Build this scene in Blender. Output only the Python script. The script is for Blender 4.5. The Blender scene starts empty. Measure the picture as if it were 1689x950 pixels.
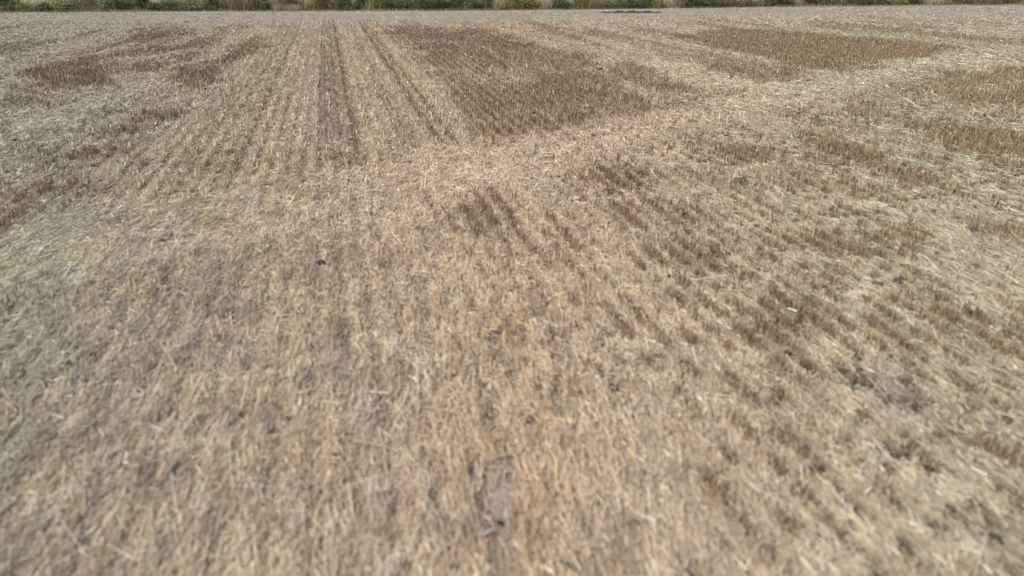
import bpy, math
import numpy as np
rng = np.random.default_rng(11)
R = math.radians
C = bpy.context.scene.collection
sc = bpy.context.scene
# ------------------------------------------------------------------ camera
H = 2.4; PITCH = 25.0; FPX = 1126.0
cam = bpy.data.cameras.new('camera'); cam.lens = 24.0; cam.sensor_width = 36.0
cam.clip_start = 0.05; cam.clip_end = 6000
camo = bpy.data.objects.new('camera', cam); C.objects.link(camo)
camo.location = (0, 0, H); camo.rotation_euler = (R(90 - PITCH), 0, 0)
sc.camera = camo
cam.dof.use_dof = True; cam.dof.focus_distance = 18.0; cam.dof.aperture_fstop = 0.9
# ------------------------------------------------------------------ light
SUN_EL, SUN_AZ = 50.0, -118.0           # azimuth measured from +Y, negative = to the left
w = bpy.data.worlds.new('World'); sc.world = w; w.use_nodes = True
nt = w.node_tree; bg = nt.nodes['Background']
sky = nt.nodes.new('ShaderNodeTexSky'); sky.sky_type = 'NISHITA'; sky.sun_disc = False
sky.sun_elevation = R(SUN_EL); sky.sun_rotation = R(SUN_AZ); sky.dust_density = 2.0
nt.links.new(sky.outputs[0], bg.inputs[0]); bg.inputs[1].default_value = 0.10
sl = bpy.data.lights.new('sun', 'SUN'); sl.energy = 4.1; sl.angle = R(0.5); sl.color = (1, .95, .88)
so = bpy.data.objects.new('sun', sl); C.objects.link(so); so.location = (-20, 20, 40)
so.rotation_euler = (R(90 - SUN_EL), 0, R(180 - SUN_AZ) )
sc.view_settings.view_transform = 'Standard'; sc.view_settings.look = 'None'
sc.view_settings.exposure = 0.22; sc.view_settings.gamma = 1.0
sc.render.engine = 'CYCLES'
# ------------------------------------------------------------------ helpers
CP, SP = math.cos(R(PITCH)), math.sin(R(PITCH))
def at(x, y):
    """photo pixel (1689x950) -> point on the flat ground"""
    u = np.asarray(x, float) - 844.5; v = np.asarray(y, float) - 475.0
    down = FPX * SP + v * CP; fwd = FPX * CP - v * SP
    return u / down * H, fwd / down * H
def hash2(ix, iy, seed):
    n = (ix.astype(np.int64) * 374761393 + iy.astype(np.int64) * 668265263 + seed * 982451653) & 0x7fffffff
    n = ((n ^ (n >> 13)) * 1274126177) & 0x7fffffff
    n = ((n ^ (n >> 16)) * 1103515245) & 0x7fffffff
    return (n >> 7 & 0xffff) / 65535.0
def vnoise(x, y, seed=0):
    ix = np.floor(x); iy = np.floor(y); fx = x - ix; fy = y - iy
    fx = fx * fx * (3 - 2 * fx); fy = fy * fy * (3 - 2 * fy)
    a = hash2(ix, iy, seed); b = hash2(ix + 1, iy, seed); c = hash2(ix, iy + 1, seed); d = hash2(ix + 1, iy + 1, seed)
    return (a * (1 - fx) + b * fx) * (1 - fy) + (c * (1 - fx) + d * fx) * fy
def fbm(x, y, seed=0, o=3):
    s = 0; a = 1; t = 0
    for k in range(o):
        s = s + a * vnoise(x * 2**k, y * 2**k, seed + 17 * k); t += a; a *= .5
    return s / t
ROW = R(14.0)                                        # the drill rows run 14 degrees left of the view
RD = np.array([-math.sin(ROW), math.cos(ROW)]); RN = np.array([math.cos(ROW), math.sin(ROW)])
def rs(X, Y): return X * RN[0] + Y * RN[1], X * RD[0] + Y * RD[1]      # across, along the rows
SPC = 0.205
FX = [-60, 0, 420, 844, 1092, 1259, 1500, 1689, 1760]; FY = [20.2, 20, 18.4, 16.6, 13.8, 11.5, 8.6, 8.2, 8.0]
fpx, fpy = at(FX, FY)
def fenceY(X): return np.interp(X, fpx, fpy)
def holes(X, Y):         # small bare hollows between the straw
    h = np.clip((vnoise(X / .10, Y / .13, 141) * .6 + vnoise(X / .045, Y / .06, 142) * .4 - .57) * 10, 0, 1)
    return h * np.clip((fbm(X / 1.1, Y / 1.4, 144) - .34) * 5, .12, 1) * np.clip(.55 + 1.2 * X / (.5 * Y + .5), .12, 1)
def stripes(X, Y):       # swaths left by the combine, alternately thick and thin along the rows
    s, t = rs(X, Y); return fbm(s / .75, t / 7.0, 151, 3)
def hgt(X, Y):
    s, t = rs(X, Y)
    d = np.hypot(X, Y)
    near = np.clip(1.3 - d / 22, 0, 1)
    z = 0.05 * (fbm(X / 3.1, Y / 3.1, 3) - .5) + .03 * (fbm(X / .8, Y / .8, 5, 3) - .5) * near
    z = z + near * .007 * np.cos(2 * math.pi * s / SPC) + near * .02 * (fbm(X / .11, Y / .11, 8, 2) - .5)
    z = z - .035 * near * holes(X, Y)
    return z * np.clip((fenceY(X) + 3 - Y) / 5, 0, 1)
def mesh_obj(name, V, F, mat, col=None, parent=None, smooth=False):
    """V (n,3), F (m,k) all faces of the same size"""
    me = bpy.data.meshes.new(name); V = np.asarray(V, np.float32); F = np.asarray(F, np.int32)
    m, k = F.shape
    me.vertices.add(len(V)); me.vertices.foreach_set('co', V.ravel())
    me.loops.add(m * k); me.loops.foreach_set('vertex_index', F.ravel())
    me.polygons.add(m); me.polygons.foreach_set('loop_start', np.arange(0, m * k, k, dtype=np.int32))
    try: me.polygons.foreach_set('loop_total', np.full(m, k, np.int32))
    except Exception: pass
    me.polygons.foreach_set('use_smooth', np.full(m, smooth))
    me.update(calc_edges=True)
    if col is not None:
        a = me.color_attributes.new('tint', 'FLOAT_COLOR', 'POINT')
        c = np.ones((len(V), 4), np.float32); c[:, :3] = col; a.data.foreach_set('color', c.ravel())
    me.materials.append(mat)
    o = bpy.data.objects.new(name, me); C.objects.link(o)
    if parent is not None: o.parent = parent
    return o
def tag(o, label=None, cat=None, group=None, kind=None):
    for k, v in (('label', label), ('category', cat), ('group', group), ('kind', kind)):
        if v: o[k] = v
    return o
def empty(name, loc):
    o = bpy.data.objects.new(name, None); o.location = loc; o.empty_display_size = .2; C.objects.link(o); return o
# ------------------------------------------------------------------ materials
def tint_mat(name, rough=.55, transl=0.0, noise=0.15, spec=.4):
    m = bpy.data.materials.new(name); m.use_nodes = True; n = m.node_tree; b = n.nodes['Principled BSDF']
    a = n.nodes.new('ShaderNodeAttribute'); a.attribute_name = 'tint'
    tc = n.nodes.new('ShaderNodeTexCoord'); no = n.nodes.new('ShaderNodeTexNoise'); no.inputs['Scale'].default_value = 25
    n.links.new(tc.outputs['Object'], no.inputs['Vector'])
    mr = n.nodes.new('ShaderNodeMapRange'); mr.inputs[3].default_value = 1 - noise; mr.inputs[4].default_value = 1 + noise
    n.links.new(no.outputs[0], mr.inputs[0])
    mx = n.nodes.new('ShaderNodeVectorMath'); mx.operation = 'SCALE'
    n.links.new(a.outputs['Color'], mx.inputs[0]); n.links.new(mr.outputs[0], mx.inputs['Scale'])
    n.links.new(mx.outputs[0], b.inputs['Base Color'])
    b.inputs['Roughness'].default_value = rough; b.inputs['Specular IOR Level'].default_value = spec
    if transl > 0:
        t = n.nodes.new('ShaderNodeBsdfTranslucent'); n.links.new(mx.outputs[0], t.inputs[0])
        ms = n.nodes.new('ShaderNodeMixShader'); ms.inputs[0].default_value = transl
        n.links.new(b.outputs[0], ms.inputs[1]); n.links.new(t.outputs[0], ms.inputs[2])
        n.links.new(ms.outputs[0], n.nodes['Material Output'].inputs[0])
    return m
M_straw = tint_mat('straw', .5, .12)
M_leaf = tint_mat('leaf', .6, .25)
M_wood = tint_mat('weathered_wood', .85, 0, .3)
M_clod = tint_mat('dry_earth', .95, 0, .3, .1)
M_wire = tint_mat('galvanised_wire', .5, 0, .1)
def ground_mat():
    m = bpy.data.materials.new('chaff_covered_soil'); m.use_nodes = True; n = m.node_tree; b = n.nodes['Principled BSDF']; L = n.links.new
    tc = n.nodes.new('ShaderNodeTexCoord')
    def noise(scale, detail, sx=1, sy=1, rough=.6):
        mp = n.nodes.new('ShaderNodeMapping'); mp.inputs['Scale'].default_value = (sx, sy, 1); mp.inputs['Rotation'].default_value = (0, 0, R(-6))
        L(tc.outputs['Object'], mp.inputs[0]); k = n.nodes.new('ShaderNodeTexNoise')
        k.inputs['Scale'].default_value = scale; k.inputs['Detail'].default_value = detail; k.inputs['Roughness'].default_value = rough
        L(mp.outputs[0], k.inputs['Vector']); return k.outputs[0]
    fine = noise(34, 6, 1, .45, .75); mid = noise(3.2, 5)
    ad = n.nodes.new('ShaderNodeMath'); ad.operation = 'MULTIPLY_ADD'; ad.inputs[1].default_value = .45; L(mid, ad.inputs[0])
    sb = n.nodes.new('ShaderNodeMath'); sb.operation = 'MULTIPLY'; sb.inputs[1].default_value = .75; L(fine, sb.inputs[0]); L(sb.outputs[0], ad.inputs[2])
    cr = n.nodes.new('ShaderNodeValToRGB'); e = cr.color_ramp.elements
    e[0].position = .40; e[0].color = (.56, .56, .57, 1); e[1].position = .72; e[1].color = (1.25, 1.24, 1.2, 1)
    L(ad.outputs[0], cr.inputs[0])
    a = n.nodes.new('ShaderNodeAttribute'); a.attribute_name = 'tint'
    mx = n.nodes.new('ShaderNodeVectorMath'); mx.operation = 'MULTIPLY'; L(a.outputs['Color'], mx.inputs[0]); L(cr.outputs[0], mx.inputs[1])
    L(mx.outputs[0], b.inputs['Base Color']); b.inputs['Roughness'].default_value = .95; b.inputs['Specular IOR Level'].default_value = .15
    bp = n.nodes.new('ShaderNodeBump'); bp.inputs['Strength'].default_value = .7; bp.inputs['Distance'].default_value = .015
    L(fine, bp.inputs['Height']); L(bp.outputs[0], b.inputs['Normal'])
    return m
M_ground = ground_mat()
# ------------------------------------------------------------------ map of the field (world polygons)
def inpoly(X, Y, poly):
    px, py = at([p[0] for p in poly], [p[1] for p in poly])
    r = np.zeros(X.shape, bool); n = len(px)
    bb = (X > px.min()) & (X < px.max()) & (Y > py.min()) & (Y < py.max())
    x = X[bb]; y = Y[bb]; q = np.zeros(x.shape, bool)
    for i in range(n):
        j = (i + 1) % n
        c = (py[i] > y) != (py[j] > y)
        q ^= c & (x < (px[j] - px[i]) * (y - py[i]) / (py[j] - py[i] + 1e-12) + px[i])
    r[bb] = q; return r
BROWN = [  # stands of uncut brown stubble: (strength, ochre 0..1, polygon in photo pixels)
 (.48, .25, [(640,44),(800,48),(890,76),(960,112),(1050,158),(1078,180),(935,206),(802,233),(770,195),(715,122)]),
 (1.0, .45, [(735,150),(790,152),(850,148),(905,122),(955,116),(1000,133),(1050,160),(1078,180),(1000,192),(935,206),(870,222),(800,233),(770,200)]),
 (.65, .2, [(645,52),(790,58),(890,78),(860,100),(790,108),(722,122),(700,108)]),
 (.45, .2, [(890,85),(960,90),(985,108),(905,112)]),
 (1.0, .4, [(1110,60),(1200,52),(1290,52),(1420,66),(1590,76),(1500,94),(1440,106),(1380,120),(1330,112),(1250,94),(1180,76)]),
 (.8, .4, [(1005,104),(1040,110),(1100,130),(1152,152),(1140,167),(1095,158),(1050,136),(1010,120)]),
 (.8, .4, [(1150,104),(1200,108),(1282,132),(1262,142),(1200,126)]), (.7, .4, [(1245,106),(1338,118),(1335,126),(1280,121)]),
 (1.0, .6, [(1505,152),(1555,132),(1620,118),(1760,98),(1760,122),(1600,142),(1535,157)]),
 (.9, .6, [(1560,162),(1600,150),(1640,155),(1630,172),(1590,172)]), (.9, .5, [(1648,158),(1760,146),(1760,186),(1660,180)]),
 (1.0, .35, [(1305,220),(1350,223),(1455,262),(1440,282),(1390,272),(1330,247)]),
 (1.0, .45, [(1470,190),(1500,197),(1600,210),(1760,238),(1760,272),(1600,252),(1520,217)]),
 (1.0, .4, [(1460,288),(1500,283),(1575,302),(1560,323),(1500,314)]),
 (.8, .4, [(1395,174),(1430,165),(1462,180),(1440,192),(1400,187)]), (.6, .5, [(1180,240),(1230,240),(1280,265),(1220,268)]),
 (.9, .3, [(940,291),(1000,279),(1060,284),(1112,300),(1050,312),(965,306)]),
 (.9, .3, [(990,335),(1080,324),(1165,348),(1175,368),(1110,372),(1020,368)]),
 (.5, .3, [(1150,300),(1200,290),(1240,310),(1190,325)]), (.5, .6, [(1270,285),(1350,290),(1370,312),(1290,312)]),
 (.8, .5, [(1275,392),(1330,378),(1420,382),(1505,388),(1515,412),(1400,432),(1320,418)]),
 (.7, .4, [(1035,412),(1100,394),(1180,408),(1195,440),(1100,447)]),
 (.85, .3, [(1175,515),(1260,478),(1355,482),(1390,530),(1300,575),(1220,572)]),
 (.7, .3, [(1420,505),(1520,488),(1700,545),(1689,580),(1560,560)]),
 (.7, .3, [(1520,640),(1720,680),(1740,790),(1560,745)]), (.5, .3, [(1240,630),(1350,640),(1400,700),(1290,710)]),
 (.6, .3, [(1130,230),(1170,236),(1160,250),(1120,246)]), (.6,.4,[(1570,360),(1700,380),(1720,410),(1600,390)]),
 (.8, .2, [(45,132),(60,118),(120,104),(200,88),(300,76),(372,60),(330,74),(210,96),(120,114),(100,132),(112,152),(70,150)]),
 (1.0, .35, [(115,122),(150,112),(190,112),(200,122),(180,138),(145,148),(118,138)]),
 (.55, .2, [(205,64),(300,52),(330,56),(230,74)]), (.6, .2, [(220,112),(290,92),(330,90),(260,118)]),
 (.8, .25, [(268,142),(298,112),(350,102),(400,76),(425,62),(446,64),(405,95),(352,128),(330,150)]),
 (.6, .2, [(-20,168),(30,160),(45,172),(20,184),(-20,186)]),
 (.7, .2, [(222,186),(290,182),(296,202),(224,204)]), (.8, .2, [(165,216),(228,212),(226,224),(168,230)]),
 (.8, .2, [(128,248),(190,244),(190,262),(132,262)]),
 (.4, .4, [(-40,345),(40,308),(105,285),(150,296),(110,345),(40,365),(-40,378)]), (.5, .4, [(-30,478),(60,460),(80,500),(-20,520)]),
 (.6, .2, [(735,352),(790,328),(840,322),(868,380),(800,390)]), (.5, .5, [(880,340),(950,380),(1000,450),(940,460)]),
]
TRACK = [  # flattened pale straw (combine and lorry passes)
 [(480,292),(700,252),(860,234),(1080,192),(1290,138),(1480,98),(1640,84),(1800,78),(1800,92),(1640,104),(1500,128),(1380,165),(1250,190),(1080,232),(960,270),(850,300),(600,340),(450,400),(250,420),(-80,560),(-80,400),(120,345),(330,300)],
 [(-80,300),(60,220),(200,165),(330,118),(420,60),(440,45),(426,45),(395,62),(290,112),(180,150),(60,190),(-80,250)],
 [(762,118),(870,110),(885,120),(800,138)],
 [(980,100),(1120,100),(1290,140),(1230,150),(1150,150),(1060,118)],
]
GREY = [  # bare trampled soil showing
 ([(480,290),(620,285),(640,300),(520,330),(470,310)], .7), ([(835,245),(895,245),(930,330),(905,345),(860,300)], .7),
 ([(230,330),(330,320),(310,430),(230,540),(130,600),(150,520),(220,430)], .3),
 ([(0,620),(90,600),(300,560),(250,700),(120,860),(0,900)], .1), ([(600,640),(700,640),(650,900),(560,900)], .4),
 ([(795,770),(850,740),(862,940),(805,960)], 1.0), ([(1240,440),(1380,430),(1440,480),(1300,485)], .7),
 ([(1080,90),(1130,90),(1150,104),(1100,104)], .8), ([(497,770),(514,770),(545,910),(522,915)], 1.0), ([(958,850),(985,850),(1012,935),(985,935)], 1.0),
 ([(1380,620),(1460,600),(1500,660),(1440,680)], .6),
]
def warp(X, Y, amt=.028):
    d = np.hypot(X, Y) * amt
    return X + d * (fbm(X / 1.1, Y / 1.1, 21) - .5) * 1.6, Y + d * 2 * (fbm(X / 1.1, Y / 1.1, 33) - .5) * 2
sA = []                                             # dark drill rows, as positions across the rows
for x, y, q in [(533, 150, 1), (550, 150, 1), (569, 150, 1), (628, 150, .7), (668, 150, .9), (688, 150, 1), (738, 150, .7), (420, 150, .5), (446, 150, .5), (392, 150, .35)]:
    sA.append((float(rs(*at(x, y))[0]), q))
sB = [float(rs(*at(x, 150))[0]) for x in (708, 719, 590, 600)]         # bright swath edges
SHORT = [([(510, 408), (625, 408), (665, 600), (555, 600)], [(528, 440), (566, 440), (604, 440)]),
         ([(722, 345), (850, 322), (905, 420), (780, 440)], [(742, 380), (772, 370), (803, 365), (836, 365)]),
         ([(880, 470), (920, 470), (960, 600), (800, 640), (790, 540)], [(895, 520), (820, 560)])]
sC = [(p, [float(rs(*at(*q))[0]) for q in qs]) for p, qs in SHORT]
BLOCK = [(395, 62),(470,40),(612, 30),(805, 233),(700, 250),(600, 272),(500,282),(380,320),(250, 345),(120, 300),(110,240),(260,160),(330,125)]
def fieldmap(X, Y, jit=True):
    """returns brown stubble strength, ochre, track, grey, block membership"""
    Xw, Yw = warp(X, Y)
    if jit:
        d = np.hypot(X, Y); Xw = Xw + rng.normal(0, 1, X.shape) * .008 * d; Yw = Yw + rng.normal(0, 1, X.shape) * .016 * d
    B = np.zeros(X.shape); O = np.zeros(X.shape) + .3
    for st, oc, p in BROWN:
        q = inpoly(Xw, Yw, p); B[q] = np.maximum(B[q], st); O[q] = oc
    T = np.zeros(X.shape)
    for p in TRACK: T[inpoly(Xw, Yw, p)] = 1
    G = np.zeros(X.shape)
    for p, st in GREY: q = inpoly(Xw, Yw, p); G[q] = np.maximum(G[q], st)
    K = inpoly(Xw, Yw, BLOCK).astype(float)
    s_, t_ = rs(X, Y); B = B * np.clip(.4 + 2.4 * (fbm(s_ / .28, t_ / 1.5, 191) - .22), .15, 1)
    return B, O, T, G, K
def darkrow(X, Y):
    s, t = rs(X, Y); r = np.zeros(X.shape)
    wob = .03 * (fbm(t / 1.5, s * 0, 44) - .5)
    for a, q in sA: r = np.maximum(r, q * np.exp(-((s + .4 * wob - a) / .07) ** 2) * (.62 + .5 * vnoise(t / .35, s * 0 + a * 9, 46)))
    return r
def gaprow(X, Y):        # soil showing between neighbouring drill rows
    s, t = rs(X, Y); k = np.floor(s / SPC); f = s / SPC - k
    a = hash2(k, k * 0, 7); return np.exp(-((f - .5) / .2) ** 2) * (.15 + .7 * a) * np.clip(2.5 * (fbm(k * .7, t / 2.5, 172) - .2), .2, 1)
def brightrow(X, Y):
    s, t = rs(X, Y); r = np.zeros(X.shape)
    for a in sB: r = np.maximum(r, np.exp(-((s - a) / .08) ** 2))
    return r
def shortrow(X, Y):
    s, t = rs(X, Y); r = np.zeros(X.shape); wob = .04 * (fbm(t / .7, s * 0, 45) - .5)
    for p, aa in sC:
        q = inpoly(X, Y, p)
        for a in aa: r[q] = np.maximum(r[q], np.exp(-((s[q] + wob[q] - a) / .052) ** 2) * np.clip(2.6 * vnoise(t[q] / .22, s[q] * 0 + a * 9, 47) - .3, .3, 1))
    return r
def headland(X, Y):      # smooth worn band along the fence
    return np.clip((Y - (fenceY(X) - 15 + 9*(fbm(X/7, Y/5, 71)-.5))) / 6, 0, 1)
def warm(X, Y):          # worn warm coloured strip running up the middle of the field
    return np.exp(-((X - .10 + .1 * (fbm(Y / 1.5, X * 0, 182) - .5)) / (.18 + .085 * Y)) ** 2) * np.clip(1.6 - Y / 9, 0, 1)
def region_tone(X, Y):   # lens colour shading put into the tint: pinkish tan middle, greenish grey sides, plus noise
    return np.clip((np.abs(X + .1) / (1.2 + .42 * Y)) ** 1.5 * .9 + .5 * (fbm(X / 4, Y / 4, 91) - .5), 0, 1)
# ------------------------------------------------------------------ ground
def grow(a, b, s0, k):
    out = [a]; s = s0
    while out[-1] < b: out.append(out[-1] + s); s *= k
    return out
ys = np.array([-400, -100, -30, -10, -4, -1, 0] + grow(.8, 60, .022, 1.0075) + [70, 90, 130, 200, 400, 900, 2500])
xp = grow(0, 60, .028, 1.011); xs = np.array([-2500, -900, -400, -150, -90] + [-v for v in xp[:0:-1]] + xp + [90, 150, 400, 900, 2500])
gx, gy = np.meshgrid(xs, ys); X = gx.ravel(); Y = gy.ravel()
B, O, T, G, K = fieldmap(X, Y, False)
hl = headland(X, Y); rt = region_tone(X, Y)[:, None]; ho = (holes(X, Y) * (1 - hl))[:, None]; st_ = stripes(X, Y)[:, None]
base = np.array([.365, .282, .20]) * (1 - rt) + np.array([.325, .292, .212]) * rt
soil = np.array([.15, .122, .10]); mul = (1 - .36 * B)[:, None]
gc = base * mul; gc = gc * (1 + .22 * T[:, None]) * (1 + (np.array([1.03, .985, .95]) - 1) * warm(X, Y)[:, None])
gc = gc * (1 + .5 * (.5 - st_) * np.clip((Y - 6) / 5, 0, 1)[:, None]) * (1 + .24 * np.clip((13 - Y) / 6, 0, 1) * np.clip(.6 - .5 * X / (.3 * Y + .3), 0, 1))[:, None]; gr = np.clip(G, 0, 1)[:, None] * .75; gc = gc * (1 - gr) + np.array([.19, .165, .15]) * gr  # includes a brightness lift put into the near ground colour, stronger to the left
gr_ = (gaprow(X, Y) * (.45 * K + .05))[:, None] * (1 - hl[:, None]); gc = gc * (1 - .7 * gr_)
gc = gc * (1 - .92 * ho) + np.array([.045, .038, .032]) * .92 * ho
dk = np.maximum(darkrow(X, Y) * K, shortrow(X, Y))[:, None] * .8; gc = gc * (1 - dk) + soil * dk
gc = gc * (1 - hl[:, None]) + np.array([.265, .24, .195]) * (.8 + .45 * fbm(X / 5, Y / .9, 201, 4))[:, None] * hl[:, None]
Z = hgt(X, Y); nx, ny = len(xs), len(ys)
idx = np.arange(nx * ny).reshape(ny, nx)
F = np.stack([idx[:-1, :-1], idx[:-1, 1:], idx[1:, 1:], idx[1:, :-1]], -1).reshape(-1, 4)
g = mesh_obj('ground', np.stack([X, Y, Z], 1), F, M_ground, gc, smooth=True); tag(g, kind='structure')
# far meadow beyond the fence, pale dry grass
xm = np.linspace(-70, 70, 60); fy = fenceY(xm) + .6
V = []; rowsY = [0, 4, 10, 20, 60, 300, 2400]
for dy in rowsY:
    for x, f in zip(xm, fy): V.append((x * (1 + dy / 60), f + dy, .004))
V = np.array(V); n = len(xm); idx = np.arange(len(V)).reshape(-1, n)
F = np.stack([idx[:-1, :-1], idx[:-1, 1:], idx[1:, 1:], idx[1:, :-1]], -1).reshape(-1, 4)
tag(mesh_obj('far_field', V, F, M_ground, np.array([.40, .37, .20]) * np.ones((len(V), 1))), kind='structure')
# ------------------------------------------------------------------ scatter helpers
def sample(n, dmin, dmax, pw):
    """points in the fan in front of the camera with density ~ distance^-pw, a margin wider than the picture"""
    e = 2 - pw; u = rng.random(n)
    Yd = (dmin**e + u * (dmax**e - dmin**e)) ** (1 / e) if abs(e) > 1e-3 else dmin * (dmax / dmin) ** u
    X = (rng.random(n) * 2 - 1) * (Yd * .80 + 2.2)
    # the constant margin changes density only slightly
    return X, Yd
def ribbons(P, D, Nw, L, W, roof=False, taper=1.0):
    """P start, D unit direction, Nw unit width vector, L length, W width -> V, F"""
    a = Nw * (W * .5)[:, None]; E = P + D * L[:, None]
    if not roof:
        V = np.stack([P - a, P + a, E + a * taper, E - a * taper], 1).reshape(-1, 3)
        i = np.arange(len(P))[:, None] * 4; return V, i + np.array([0, 1, 2, 3]), 4
    up = np.cross(D, Nw); up *= np.sign(up[:, 2:3] + 1e-9); r = up * (W * .45)[:, None]
    V = np.stack([P - a, P + r, P + a, E - a * taper, E + r * taper, E + a * taper], 1).reshape(-1, 3)
    i = np.arange(len(P))[:, None] * 6
    F = np.concatenate([i + np.array([0, 1, 4, 3]), i + np.array([1, 2, 5, 4])], 0); return V, F, 6
def unit(v): return v / (np.linalg.norm(v, axis=1, keepdims=True) + 1e-9)
def straw_cols(n, rt, X, Y, bright=1.0):
    base = np.array([.51, .41, .305]); grn = np.array([.45, .41, .305])
    c = base * (1 - rt[:, None]) + grn * rt[:, None]
    v = np.exp(rng.normal(0, .22, n)) * bright * (1 + .26 * np.clip((13 - Y) / 6, 0, 1) * np.clip(.75 - .25 * X / (.3 * Y + .3), .35, 1))  # near straw, most on the left, brightened in colour to offset its self-shadowing
    v = v * (.66 + .68 * fbm(X / .16, Y / .22, 161, 2)); wz = np.clip(.45 * warm(X, Y) + .9 * (fbm(X / .35, Y / .5, 163, 2) - .52), 0, 1)[:, None]
    c = c * v[:, None] * (1 + (np.array([1.05, .97, .86]) - 1) * wz)
    k = rng.random(n); c[k < .08] *= np.array([1.02, .88, .66])           # golden
    c[(k > .10) & (k < .19)] *= np.array([.62, .55, .50])                 # weathered brown
    c[(k > .975)] = np.array([.62, .58, .50])                              # bleached, silvery
    return np.clip(c, .02, .8)
# ------------------------------------------------------------------ lying straw litter
def litter(name, n, dmin, dmax, pw, roof, lmean, wfun, label):
    X, Y = sample(n, dmin, dmax, pw)
    B, O, T, G, K = fieldmap(X, Y); hl = headland(X, Y)
    dr = np.maximum(np.maximum(darkrow(X, Y) * K, gaprow(X, Y) * (.7 * K + .12)), shortrow(X, Y) * 1.2); br = brightrow(X, Y) * K
    keep = rng.random(n) < (1 - .95 * holes(X, Y)) * (1 + (.5 - 1.1 * stripes(X, Y)) * np.clip((Y - 5) / 5, .1, 1)) * np.clip(1.0 - .28 * np.clip(X / (.4 * Y + .4), -.6, 1) * np.clip(1.6 - Y / 12, 0, 1), .5, 1.3) * (1 - .75 * B) * (1 - .68 * G) * np.clip(1 - .85 * dr, 0, 1) * (1 + .8 * br) * (1 - .66 * hl * (.6 + .8 * fbm(X / 4, Y / .8, 202))) * (1 + .4 * K) * (.5 + .7 * T + (1.0 - .5 * np.clip((12 - Y) / 6, 0, 1) * np.clip(.5 - X / (.3 * Y + .3), 0, 1)) * (fbm(X / .45, Y / .6, 61) - .35)) * (Y < fenceY(X) - .3)
    fade = np.clip((12 - Y) / 6.5, 0, 1) if roof else np.clip((Y - 5) / 5, 0, 1)
    keep &= rng.random(n) < fade
    X, Y, T, K = X[keep], Y[keep], T[keep], K[keep]; n = len(X)
    ang = rng.normal(0, .24, n) + R(1) + .5 * (fbm(X / 1.7, Y / 1.7, 66) - .5); k = rng.random(n) < .16; ang[k] = rng.random(k.sum()) * math.pi
    el = np.abs(rng.normal(0, .13, n)); flip = rng.random(n) < .5; ang = ang + math.pi * flip
    D = np.stack([-np.sin(ang) * np.cos(el), np.cos(ang) * np.cos(el), np.sin(el)], 1)
    roll = rng.normal(0, .5, n); side = np.stack([np.cos(ang), np.sin(ang), np.zeros(n)], 1); up = np.cross(side, D)
    Nw = side * np.cos(roll)[:, None] + up * np.sin(roll)[:, None]
    L = lmean * np.exp(rng.normal(-.1, .55, n)); W = wfun(np.hypot(X, Y)) * np.exp(rng.normal(0, .3, n))
    P = np.stack([X, Y, hgt(X, Y) + .004 + np.abs(rng.normal(0, .008, n))], 1); P[:, :2] -= D[:, :2] * L[:, None] * .5
    V, F, m = ribbons(P, D, Nw, L, W, roof)
    c = straw_cols(n, region_tone(X, Y), X, Y, .95 + .14 * T)
    return V, F, np.repeat(c, m, 0)
def join(parts):
    Vs, Fs, Cs = [], [], []; o = 0
    for V, F, c in parts: Vs.append(V); Fs.append(F + o); Cs.append(c); o += len(V)
    return np.concatenate(Vs), np.concatenate(Fs), np.concatenate(Cs)
a = litter('n', 760000, 1.3, 12, .7, True, .075, lambda d: .0034 + .00016 * d, '')
b = litter('f', 950000, 5, 52, 1.1, False, .08, lambda d: .003 + .00042 * d, '')
V, F, c = join([a, b])
tag(mesh_obj('straw_litter', V, F, M_straw, c), 'loose pale straw lying over the whole harvested field', 'straw', kind='stuff')
# broad husks and leaf sheaths
n = 9000; X, Y = sample(n, 1.4, 16, .9)
ang = rng.normal(0, .7, n); D = np.stack([-np.sin(ang), np.cos(ang), rng.normal(.05, .1, n)], 1); D = unit(D)
side = np.stack([np.cos(ang), np.sin(ang), rng.normal(0, .3, n)], 1); side = unit(side)
P = np.stack([X, Y, hgt(X, Y) + .012], 1)
V, F, m = ribbons(P, D, side, .03 + .05 * rng.random(n), .008 + .012 * rng.random(n), True, .6)
c = np.array([.52, .46, .38]) * np.exp(rng.normal(0, .22, n))[:, None]
tag(mesh_obj('chaff', V, F, M_straw, np.repeat(np.clip(c, .02, .75), m, 0)), 'broad dry husks and leaf sheaths scattered in the foreground', 'chaff', kind='stuff')
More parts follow.
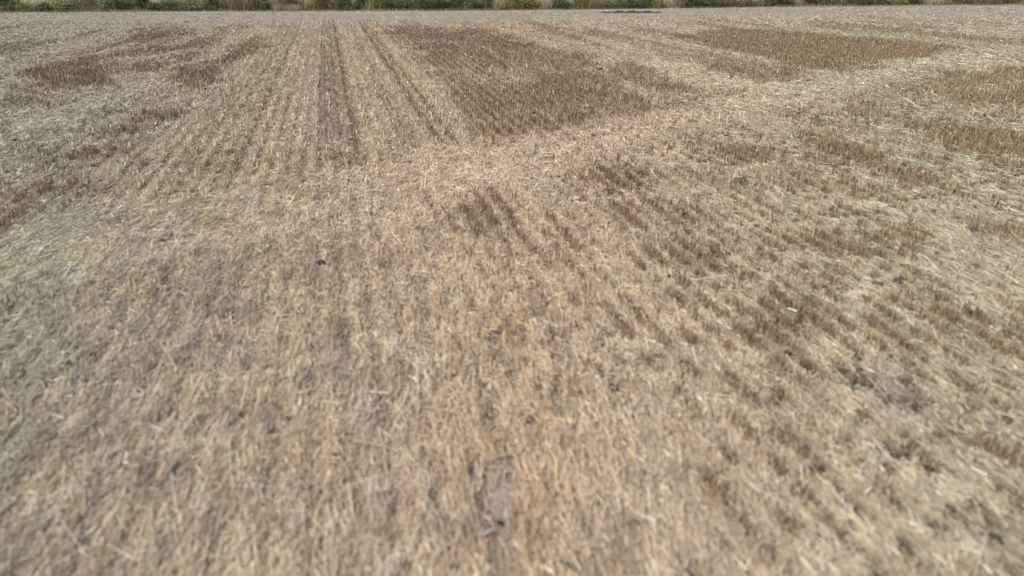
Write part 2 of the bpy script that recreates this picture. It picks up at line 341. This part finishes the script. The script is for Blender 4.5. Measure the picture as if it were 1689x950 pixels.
# ------------------------------------------------------------------ standing stubble
def stubble(n, dmin, dmax, pw, roof, mode):
    X, Y = sample(n, dmin, dmax, pw); s, t = rs(X, Y)
    # gather onto the drill rows
    k = np.round(s / SPC); ds = s - k * SPC; f = .45 if mode == 'pale' else np.clip(.3 + .02 * Y, .3, .6)
    s2 = k * SPC + ds * f + .012 * (fbm(t / .9, k, 12) - .5)
    X = s2 * RN[0] + t * RD[0]; Y = s2 * RN[1] + t * RD[1]
    B, O, T, G, K = fieldmap(X, Y); hl = headland(X, Y); dr = darkrow(X, Y); br = brightrow(X, Y); sr = shortrow(X, Y)
    cl = vnoise(t / .13 + 31 * k, k * 1.7, 77)                  # tufts along each row
    big = fbm(X / 1.3, Y / 2.2, 15)
    if mode == 'brown':
        rightside = np.clip((X + .06 * Y) / (.25 * Y + .3), 0, 1) * np.clip(1.4 - Y / 14, 0, 1)
        Bn = B * np.clip(.35 + 2.6 * (fbm(X / .7, Y / 1.1, 19) - .30), .15, 1); p = np.maximum(Bn * (.4 + .9 * (cl > .35)), K * dr * (.55 + .6 * (cl > .3))); p = np.maximum(p, sr * 1.1 * (cl > .3)); p = p * (1 - K * br)
        p = np.maximum(p, np.maximum(np.clip((big - .56) * 3, 0, .45), np.clip((big - .40) * 5, 0, .85) * rightside) * (cl > .52) * (1 - T * .8) * (.35 + 1.1 * rightside)); p = np.maximum(p, .7 * holes(X, Y) * rightside)
        p = np.maximum(p, .8 * np.clip((stripes(X, Y) - .53) * 4, 0, .7) * (cl > .4) * (1 - T) * (1 - K) * np.clip((Y - 5) / 4, 0, 1))
        p = p * (1 - .8 * G) * (1 - hl)
    else:
        p = K * (1 - dr) * (.1 + 1.0 * (cl > .5)) * np.clip(2.6 * (fbm(k * .37, t / 1.6, 171) - .25), .1, 1) * (1 - B); p = np.maximum(p, K * br * .7)
        p = np.maximum(p, .22 * (cl > .6) * (big > .42) * (1 - T * .75) * (1 - B)); p = p * (1 - .7 * G) * (1 - hl)
    keep = (rng.random(n) < p) & (Y < fenceY(X) - 1)
    X, Y, O, B, Kk = X[keep], Y[keep], O[keep], B[keep], K[keep]; n = len(X); cl = cl[keep]
    if mode == 'brown': h = (.05 + .06 * rng.random(n)) * (.6 + .45 * np.minimum(1, B + .3))
    else: h = .035 + .07 * rng.random(n)
    lean = np.abs(rng.normal(0, .28, n)); az = rng.random(n) * 2 * math.pi
    D = np.stack([np.sin(lean) * np.cos(az), np.sin(lean) * np.sin(az), np.cos(lean)], 1)
    fa = rng.random(n) * math.pi; q = np.stack([np.cos(fa), np.sin(fa), np.zeros(n)], 1); Nw = unit(q - D * (q * D).sum(1, keepdims=True))
    d = np.hypot(X, Y); W = (.003 + .0004 * d) * np.exp(rng.normal(0, .25, n))
    P = np.stack([X, Y, hgt(X, Y) - .004], 1)
    V, F, m = ribbons(P, D, Nw, h, W, roof, 1.1)
    rt = region_tone(X, Y)
    if mode == 'brown':
        c = np.array([.275, .202, .142]) * (1 - O[:, None]) + np.array([.305, .225, .135]) * O[:, None]
        c = c * (1 - rt[:, None]) + c * np.array([.98, 1.0, .92]) * rt[:, None]
        c = c * np.exp(rng.normal(0, .30, n))[:, None]
        kk = rng.random(n) < .10; c[kk] = c[kk] * 1.45
    else:
        c = straw_cols(n, rt, X, Y, 1.05 + .33 * Kk); kk = rng.random(n) < .2; c[kk] *= np.array([.98, .92, .78])
    return V, F, np.repeat(np.clip(c, .02, .8), m, 0)
V, F, c = join([stubble(190000, 1.3, 10, .6, True, 'brown'), stubble(1200000, 9, 46, .75, False, 'brown')])
tag(mesh_obj('brown_stubble', V, F, M_straw, c), 'upright brown stubble left standing in darker patches and rows', 'stubble', kind='stuff')
V, F, c = join([stubble(190000, 1.3, 10, .6, True, 'pale'), stubble(750000, 9, 44, .8, False, 'pale')])
tag(mesh_obj('pale_stubble', V, F, M_straw, c), 'short pale stubble tufts standing in straight drill rows', 'stubble', kind='stuff')
# ------------------------------------------------------------------ clods of earth
def clod_proto(seed):
    r = np.random.default_rng(seed); V = []; nu, nv = 10, 7
    for i in range(nv):
        th = math.pi * i / (nv - 1)
        for j in range(nu):
            ph = 2 * math.pi * j / nu; rr = 1 + r.normal(0, .13) * (0 < i < nv - 1)
            V.append((rr * math.sin(th) * math.cos(ph), rr * math.sin(th) * math.sin(ph), .65 * rr * math.cos(th)))
    F = [(i * nu + j, (i + 1) * nu + j, (i + 1) * nu + (j + 1) % nu, i * nu + (j + 1) % nu) for i in range(nv - 1) for j in range(nu)]
    return np.array(V), np.array(F)
protos = [clod_proto(s) for s in range(5)]
n = 9000; X, Y = sample(n, 1.3, 18, .9); B, O, T, G, K = fieldmap(X, Y)
kp = rng.random(n) < (.05 + .16 * (X > .1 * Y) + .3 * G + .9 * holes(X, Y)); X, Y = X[kp], Y[kp]; parts = []
for x, y in zip(X, Y):
    V, F = protos[rng.integers(5)]; r = .006 + .028 * rng.random() ** 2; a = rng.random() * 6.28; ca, sa = math.cos(a), math.sin(a)
    W = V * r * np.array([1, .7 + .5 * rng.random(), 1]); W = np.stack([W[:, 0] * ca - W[:, 1] * sa + x, W[:, 0] * sa + W[:, 1] * ca + y, W[:, 2] + .3 * r], 1)
    z = hgt(np.array([x]), np.array([y]))[0]; W[:, 2] += z + .004
    parts.append((W, F, np.ones((len(V), 1)) * np.array([.10, .085, .075]) * (.5 + 1.0 * rng.random())))
V, F, c = join(parts)
tag(mesh_obj('earth_crumbs', V, F, M_clod, c), 'small grey brown crumbs of dry earth among the straw', 'soil', kind='stuff')
CL = [(1220, 437, .045, (.05, .045, .05), 'dark grey clod lying right of the field centre in bare straw'),
      (1482, 466, .045, (.07, .065, .06), 'blackish clod with pale straw on it, right of centre near the picture edge'),
      (1447, 470, .035, (.10, .08, .06), 'dark brown clod just left of the blackish straw covered clod'),
      (1605, 381, .04, (.10, .095, .09), 'dark grey clod near the right edge, below the long brown stubble strips'),
      (990, 114, .05, (.03, .03, .03), 'small black clod lying at the back edge of the large brown stubble patch'),
      (1085, 590, .03, (.09, .075, .06), 'small dark clod right of the foreground centre'),
      (1640, 895, .035, (.07, .06, .045), 'large dark clod in the bottom right foreground corner'),
      (1450, 740, .025, (.085, .085, .09), 'bluish grey clod in the right foreground'),
      (1010, 645, .035, (.08, .06, .045), 'dark brown clod in the centre foreground among ochre stubble'),
      (530, 436, .035, (.06, .05, .045), 'dark clod left of centre at the head of the short dark drill rows')]
for i, (px, py, r, col, lab) in enumerate(CL):
    x, y = at(px, py); x = float(x); y = float(y); V, F = protos[i % 5]
    W = V * np.array([r * 1.25, r, r * .9]); W[:, 2] += .35 * r
    o = mesh_obj('earth_clod', W, F, M_clod, np.array(col) * np.ones((len(W), 1)), smooth=False)
    o.location = (x, y, float(hgt(np.array([x]), np.array([y]))[0]) + .004); o.rotation_euler.z = i * 1.3
    tag(o, lab, 'clod', 'dark clods of earth on the field')
# ------------------------------------------------------------------ dark heap near the fence
x0, y0 = at(1040, 20.5); x0 = float(x0); y0 = float(y0)
V = []; nu, nv = 70, 12
r_ = np.random.default_rng(4)
for i in range(nv):
    for j in range(nu):
        a = j / (nu - 1) * 2 - 1; b2 = i / (nv - 1) * 2 - 1
        e = max(0, 1 - a * a) ** .5
        hgt_ = .085 * e * max(0, 1 - b2 * b2) * (.35 + 1.1 * r_.random()) * (.6 + .6 * math.sin(a * 7 + 1) ** 2)
        V.append((a * 2.0, b2 * .55 * e + .12 * a, hgt_))
idx = np.arange(nu * nv).reshape(nv, nu); F = np.stack([idx[:-1, :-1], idx[:-1, 1:], idx[1:, 1:], idx[1:, :-1]], -1).reshape(-1, 4)
hp = mesh_obj('earth_heap', np.array(V), F, M_clod, np.array([.06, .056, .05]) * np.ones((len(V), 1)))
hp.location = (x0, y0, .0); tag(hp, 'long low blackish heap of earth lying on the field near the fence', 'heap')
# ------------------------------------------------------------------ fence
def tube(p0, p1, r0, r1, k=7, bend=0, seed=0):
    p0 = np.array(p0, float); p1 = np.array(p1, float); m = 7; r = np.random.default_rng(seed); V = []
    off = r.normal(0, 1, (m, 3)) * bend; off[0] = 0; off[-1] = 0
    d = unit((p1 - p0)[None])[0]; a = np.cross(d, [1, 0, 0] if abs(d[0]) < .8 else [0, 1, 0]); a /= np.linalg.norm(a); b = np.cross(d, a)
    for i in range(m):
        c = p0 + (p1 - p0) * i / (m - 1) + off[i]; rr = r0 + (r1 - r0) * i / (m - 1)
        for j in range(k):
            t = 2 * math.pi * j / k; q = rr * (1 + .08 * r.normal() * (bend > 0)); V.append(c + a * q * math.cos(t) + b * q * math.sin(t))
    F = [(i * k + j, i * k + (j + 1) % k, (i + 1) * k + (j + 1) % k, (i + 1) * k + j) for i in range(m - 1) for j in range(k)]
    n0 = len(V); V.append(p1 + d * r1 * .35)
    F += [((m - 1) * k + j, (m - 1) * k + (j + 1) % k, n0, n0) for j in range(0)]
    F += [((m - 1) * k + 2 * j, (m - 1) * k + (2 * j + 1) % k, (m - 1) * k + (2 * j + 2) % k, n0) for j in range((k + 1) // 2)]
    return np.array(V), np.array(F)
PX = [-120, 35, 192, 347, 501, 653, 803, 948, 1092, 1236, 1374, 1518, 1660, 1800]
posts = []
for p in PX: x, _ = at(p, 14); y = float(np.interp(p, FX, FY)); x, y = at(p, y); posts.append((float(x), float(y)))
fr = empty('wire_fence', (posts[0][0], posts[0][1], 0)); tag(fr, 'wire fence on dark wooden posts along the far edge of the field', 'fence')
bx, by = posts[0]
for i, (x, y) in enumerate(posts):
    hh = 1.15 + .12 * rng.random(); lx, ly = rng.normal(0, .03, 2); rad = .05 + (.012 if i in (6, 7) else 0)
    V, F = tube((x - bx, y - by, -.15), (x - bx + lx, y - by + ly, hh), rad, rad * .85, 8, .006, i)
    mesh_obj('post', V, F, M_wood, np.array([.085, .078, .07]) * (.8 + .5 * rng.random()) * np.ones((len(V), 1)), fr)
for zz in (.3, .58, .85, 1.08):
    parts = []
    for i in range(len(posts) - 1):
        a = posts[i]; b = posts[i + 1]
        for k in range(4):
            t0, t1 = k / 4, (k + 1) / 4; sg = lambda t: -.03 * 4 * t * (1 - t)
            V, F = tube((a[0] + (b[0] - a[0]) * t0 - bx, a[1] + (b[1] - a[1]) * t0 - by - .06, zz + sg(t0)),
                        (a[0] + (b[0] - a[0]) * t1 - bx, a[1] + (b[1] - a[1]) * t1 - by - .06, zz + sg(t1)), .0022, .0022, 4)
            parts.append((V, F, np.ones((len(V), 3)) * .22))
    V, F, c = join(parts); mesh_obj('wire', V, F, M_wire, c, fr)
# ------------------------------------------------------------------ shrubs along the fence
COLS = {'dark green': (.065, .085, .035), 'green': (.12, .155, .045), 'olive': (.17, .175, .07), 'yellow green': (.25, .26, .08),
        'grey green': (.15, .165, .095), 'rusty brown': (.23, .175, .10), 'ochre': (.26, .19, .07), 'tan': (.42, .34, .22), 'blackish green': (.035, .05, .026)}
def leafcloud(r, n, rx, ry, h, leaf, nclump, up=.0):
    ca = r.random(nclump) * 6.28; cr = r.random(nclump) ** .5 * .75; cz = .12 + .75 * r.random(nclump)
    cx = np.cos(ca) * cr * rx * (1.1 - .5 * cz); cy = np.sin(ca) * cr * ry * (1.1 - .5 * cz); cz = cz * h
    k = r.integers(0, nclump, n); s = .2 + .12 * r.random(nclump)
    P = np.stack([cx[k] + r.normal(0, 1, n) * rx * s[k], cy[k] + r.normal(0, 1, n) * ry * s[k], np.abs(cz[k] + r.normal(0, 1, n) * h * s[k] * .7)], 1)
    P[:, 2] = np.clip(P[:, 2], .01, h * 1.15)
    D = unit(r.normal(0, 1, (n, 3)) + np.array([0, 0, up])); q = r.normal(0, 1, (n, 3)); Nw = unit(q - D * (q * D).sum(1, keepdims=True))
    L = leaf * (.6 + .9 * r.random(n)); W = L * (.45 if up < 1 else .12)
    V, F, m = ribbons(P, D, Nw, L, W, False, .35); return V, F, m, k
def bush(px, back, wid, h, col, kind, label, seed):
    if kind != 'tuft': wid *= 1.45; h *= 1.35 if kind in ('bush', 'wispy') else 1.15
    r = np.random.default_rng(seed); x, y = at(px, np.interp(px, FX, FY)); x = float(x) * (1 + back / 50); y = float(y) + back; h *= .8 + .5 * r.random()
    o = empty({'bush': 'shrub', 'round': 'shrub', 'upright': 'shrub', 'wispy': 'wispy_shrub', 'tuft': 'grass_tuft'}[kind], (x, y, 0)); c0 = np.array(COLS[col]) * .95 + np.array([.075, .07, .045])
    if kind == 'tuft' or kind == 'wispy':
        n = 420 if kind == 'tuft' else 260; az = r.random(n) * 6.28; ln = np.abs(r.normal(0, .38, n))
        D = np.stack([np.sin(ln) * np.cos(az), np.sin(ln) * np.sin(az), np.cos(ln)], 1)
        P = np.stack([r.normal(0, wid * .22, n), r.normal(0, wid * .18, n), np.zeros(n)], 1)
        q = r.normal(0, 1, (n, 3)); Nw = unit(q - D * (q * D).sum(1, keepdims=True))
        V, F, m = ribbons(P, D, Nw, h * (.5 + .6 * r.random(n)), np.full(n, .022), False, .3)
        cc = c0 * np.exp(r.normal(0, .3, n))[:, None]
        if kind == 'tuft': mesh_obj('blades', V, F, M_leaf, np.repeat(np.clip(cc, .01, .6), m, 0), o)
        else:
            mesh_obj('stems', V, F, M_leaf, np.repeat(np.clip(np.array(COLS['tan']) * .8 * np.exp(r.normal(0, .3, n))[:, None], .01, .6), m, 0), o)
            V, F, m, k = leafcloud(r, 900, wid * .5, wid * .4, h, .06, 12, .6); cc = c0 * np.exp(r.normal(0, .35, 900))[:, None]
            mesh_obj('foliage', V, F, M_leaf, np.repeat(cc, m, 0), o)
    else:
        n = int(1600 + 2600 * wid * h); leaf = .06
        V, F, m, k = leafcloud(r, n, wid * .5, wid * .42, h, leaf, {'bush': 16, 'round': 9, 'upright': 9}[kind], .3)
        kc = np.exp(r.normal(0, .28, 20)); cc = c0 * (kc[k] * np.exp(r.normal(0, .3, n)))[:, None]
        yy = r.random(n) < .12; cc[yy] = cc[yy] * np.array([1.9, 1.7, 1.5])
        mesh_obj('foliage', V, F, M_leaf, np.repeat(np.clip(cc, .008, .6), m, 0), o)
        parts = []
        for i in range(7):
            a = r.random() * 6.28; V, F = tube((0, 0, -.05), (math.cos(a) * wid * .3 * r.random(), math.sin(a) * wid * .25 * r.random(), h * (.6 + .4 * r.random())), .016, .005, 5, .012, seed + i)
            parts.append((V, F, np.ones((len(V), 1)) * np.array([.10, .08, .06])))
        V, F, c = join(parts); mesh_obj('stems', V, F, M_wood, c, o)
    tag(o, label, 'grass tuft' if kind == 'tuft' else 'shrub', {'tuft': 'grass tufts along the fence'}.get(kind, 'shrubs growing along the fence'))
ORD = ['first', 'second', 'third', 'fourth', 'fifth', 'sixth', 'seventh', 'eighth', 'ninth', 'tenth', 'eleventh', 'twelfth']
VP = PX[1:-1]
def where(px):
    i = sum(1 for p in VP if p <= px)
    if i == 0: return 'left of the first fence post'
    if i == 12: return 'right of the last fence post'
    a, b = VP[i - 1], VP[i]; t = (px - a) / (b - a)
    if t < .25: return f'just right of the {ORD[i-1]} fence post from left'
    if t < .45: return f'one third along from {ORD[i-1]} to {ORD[i]} fence post from left'
    if t < .62: return f'midway between {ORD[i-1]} and {ORD[i]} fence post from left'
    if t < .8: return f'two thirds along from {ORD[i-1]} to {ORD[i]} fence post from left'
    return f'just left of the {ORD[i]} fence post from left'
SH = [ # px, metres behind the fence, width m, height m, colour, kind
 (8, .3, .7, 1.5, 'blackish green', 'upright'), (22, .4, 1.0, .4, 'green', 'bush'), (52, .5, 1.5, .45, 'olive', 'bush'), (75, .3, .9, .5, 'dark green', 'round'), (103, .8, 1.3, .5, 'yellow green', 'bush'),
 (130, .9, 1.2, .55, 'rusty brown', 'bush'), (158, .9, 1.2, .6, 'olive', 'bush'), (176, .4, .9, .55, 'grey green', 'bush'), (200, .3, .9, .55, 'dark green', 'round'), (215, 1.0, 1.1, .65, 'yellow green', 'bush'),
 (235, .5, .8, .95, 'dark green', 'upright'), (255, .3, .9, .45, 'blackish green', 'round'), (278, .5, 1.2, .5, 'green', 'bush'), (300, .6, 1.2, .55, 'grey green', 'bush'), (324, .5, 1.3, .5, 'olive', 'bush'),
 (352, .5, 1.0, .7, 'grey green', 'bush'), (366, .4, .8, .75, 'dark green', 'upright'), (385, .5, 1.3, .95, 'grey green', 'wispy'), (405, .3, 1.0, 1.0, 'olive', 'wispy'), (426, .9, 1.1, .8, 'rusty brown', 'bush'),
 (440, .1, .6, .35, 'blackish green', 'round'), (458, .2, 1.0, .4, 'tan', 'tuft'), (470, 1.2, 1.8, .8, 'rusty brown', 'bush'), (484, .1, .9, .38, 'tan', 'tuft'), (510, .4, .8, .4, 'tan', 'tuft'), (527, .6, 1.2, .85, 'olive', 'bush'),
 (550, .8, 1.1, .8, 'rusty brown', 'bush'), (566, .3, .9, .8, 'dark green', 'bush'), (578, .2, .7, .4, 'tan', 'tuft'), (594, .5, 1.0, .85, 'dark green', 'bush'), (611, .2, .8, .7, 'tan', 'tuft'), (632, .5, 1.4, .9, 'green', 'bush'),
 (668, .6, 1.3, .9, 'yellow green', 'bush'), (696, .4, 1.0, .7, 'grey green', 'bush'), (722, .6, 1.3, .9, 'green', 'bush'), (748, .5, 1.2, .9, 'olive', 'bush'), (775, .5, 1.2, .9, 'green', 'bush'),
 (808, .5, .8, .9, 'dark green', 'upright'), (822, .2, .9, .75, 'tan', 'tuft'), (842, .6, 1.2, .8, 'olive', 'bush'), (868, .5, 1.3, .9, 'yellow green', 'bush'), (900, .2, .8, .55, 'tan', 'tuft'),
 (922, .5, 1.2, .8, 'dark green', 'bush'), (970, .4, 1.2, .8, 'ochre', 'tuft'), (958, .9, 1.1, .9, 'green', 'bush'), (995, .5, 1.3, .7, 'olive', 'bush'), (1030, .3, 1.1, .75, 'blackish green', 'round'), (1053, .4, 1.1, .7, 'dark green', 'bush'), (1072, .4, 1.0, .9, 'green', 'bush'),
 (1082, .1, .6, .6, 'tan', 'tuft'), (1108, .2, .5, .5, 'tan', 'tuft'), (1121, .1, .6, .75, 'tan', 'wispy'), (1130, .9, 1.2, .9, 'green', 'bush'), (1146, .3, 1.1, .7, 'dark green', 'round'), (1172, .5, 1.2, .8, 'grey green', 'bush'),
 (1200, .7, 1.2, .8, 'rusty brown', 'bush'), (1222, .5, 1.1, .8, 'olive', 'bush'), (1254, .5, 1.1, .8, 'grey green', 'bush'), (1284, .4, 1.3, .8, 'dark green', 'bush'), (1312, .3, .8, .5, 'tan', 'tuft'), (1333, .6, 1.4, .8, 'green', 'bush'), (1358, .5, .9, .7, 'grey green', 'bush'),
 (1386, .3, 1.0, .7, 'dark green', 'round'), (1412, .5, 1.3, .8, 'green', 'bush'), (1444, .6, 1.4, .8, 'olive', 'bush'), (1476, .5, 1.2, .7, 'yellow green', 'bush'), (1500, .4, 1.0, .7, 'dark green', 'bush'),
 (1540, .3, .9, .6, 'tan', 'tuft'), (1572, .6, 1.3, .7, 'green', 'bush'), (1600, .4, 1.1, .7, 'grey green', 'bush'), (1628, .4, 1.1, .6, 'ochre', 'bush'), (1652, .4, 1.0, .6, 'olive', 'bush'), (1682, .4, 1.2, .7, 'ochre', 'bush')]
seen = {}
WORD = {'bush': 'loose shrub', 'round': 'rounded shrub', 'upright': 'narrow upright shrub', 'wispy': 'wispy stemmed shrub', 'tuft': 'dry grass tuft'}
for i, (px, back, wd, h, col, kind) in enumerate(SH):
    lab = f'{col} {WORD[kind]} {where(px)}'
    assert lab not in seen, lab
    seen[lab] = 1; bush(px, back, wd, h, col, kind, lab, 100 + i)
# rough grass growing under and behind the shrubs
n = 110000; X = (rng.random(n) * 2 - 1) * 46; fyv = fenceY(X); back = np.abs(rng.normal(0, 1, n)) * 1.6 - .15 - .9 * fbm(X / 1.4, X * 0, 211) * rng.random(n)
far = rng.random(n) < .35; back[far] = rng.random(far.sum()) * 26 + 1; Y = fyv + back; X = X * (1 + back / 60)
h = (.14 + .42 * rng.random(n) * (.4 + fbm(X / 1.3, Y / 1.3, 55))) * np.where(far, .8, 1) * np.clip(.35 + back / .9, .3, 1)
ln = np.abs(rng.normal(0, .35, n)); az = rng.random(n) * 6.28
D = np.stack([np.sin(ln) * np.cos(az), np.sin(ln) * np.sin(az), np.cos(ln)], 1); q = rng.normal(0, 1, (n, 3)); Nw = unit(q - D * (q * D).sum(1, keepdims=True))
V, F, m = ribbons(np.stack([X, Y, np.zeros(n)], 1), D, Nw, h, np.full(n, .03), False, .3)
t = fbm(X / 2.2, Y / 2.2, 58); g1 = np.array([.19, .20, .09]); g2 = np.array([.34, .29, .16]); k = np.clip((t - .45) * 5 + .3 * rng.normal(0, 1, n) + far * .9, 0, 1)[:, None]
c = (g1 * (1 - k) + g2 * k) * np.exp(rng.normal(0, .3, n))[:, None]
tag(mesh_obj('rough_grass', V, F, M_leaf, np.repeat(np.clip(c, .01, .6), m, 0)), 'rough green and yellowed grass growing under the shrubs and beyond the fence', 'grass', kind='stuff')
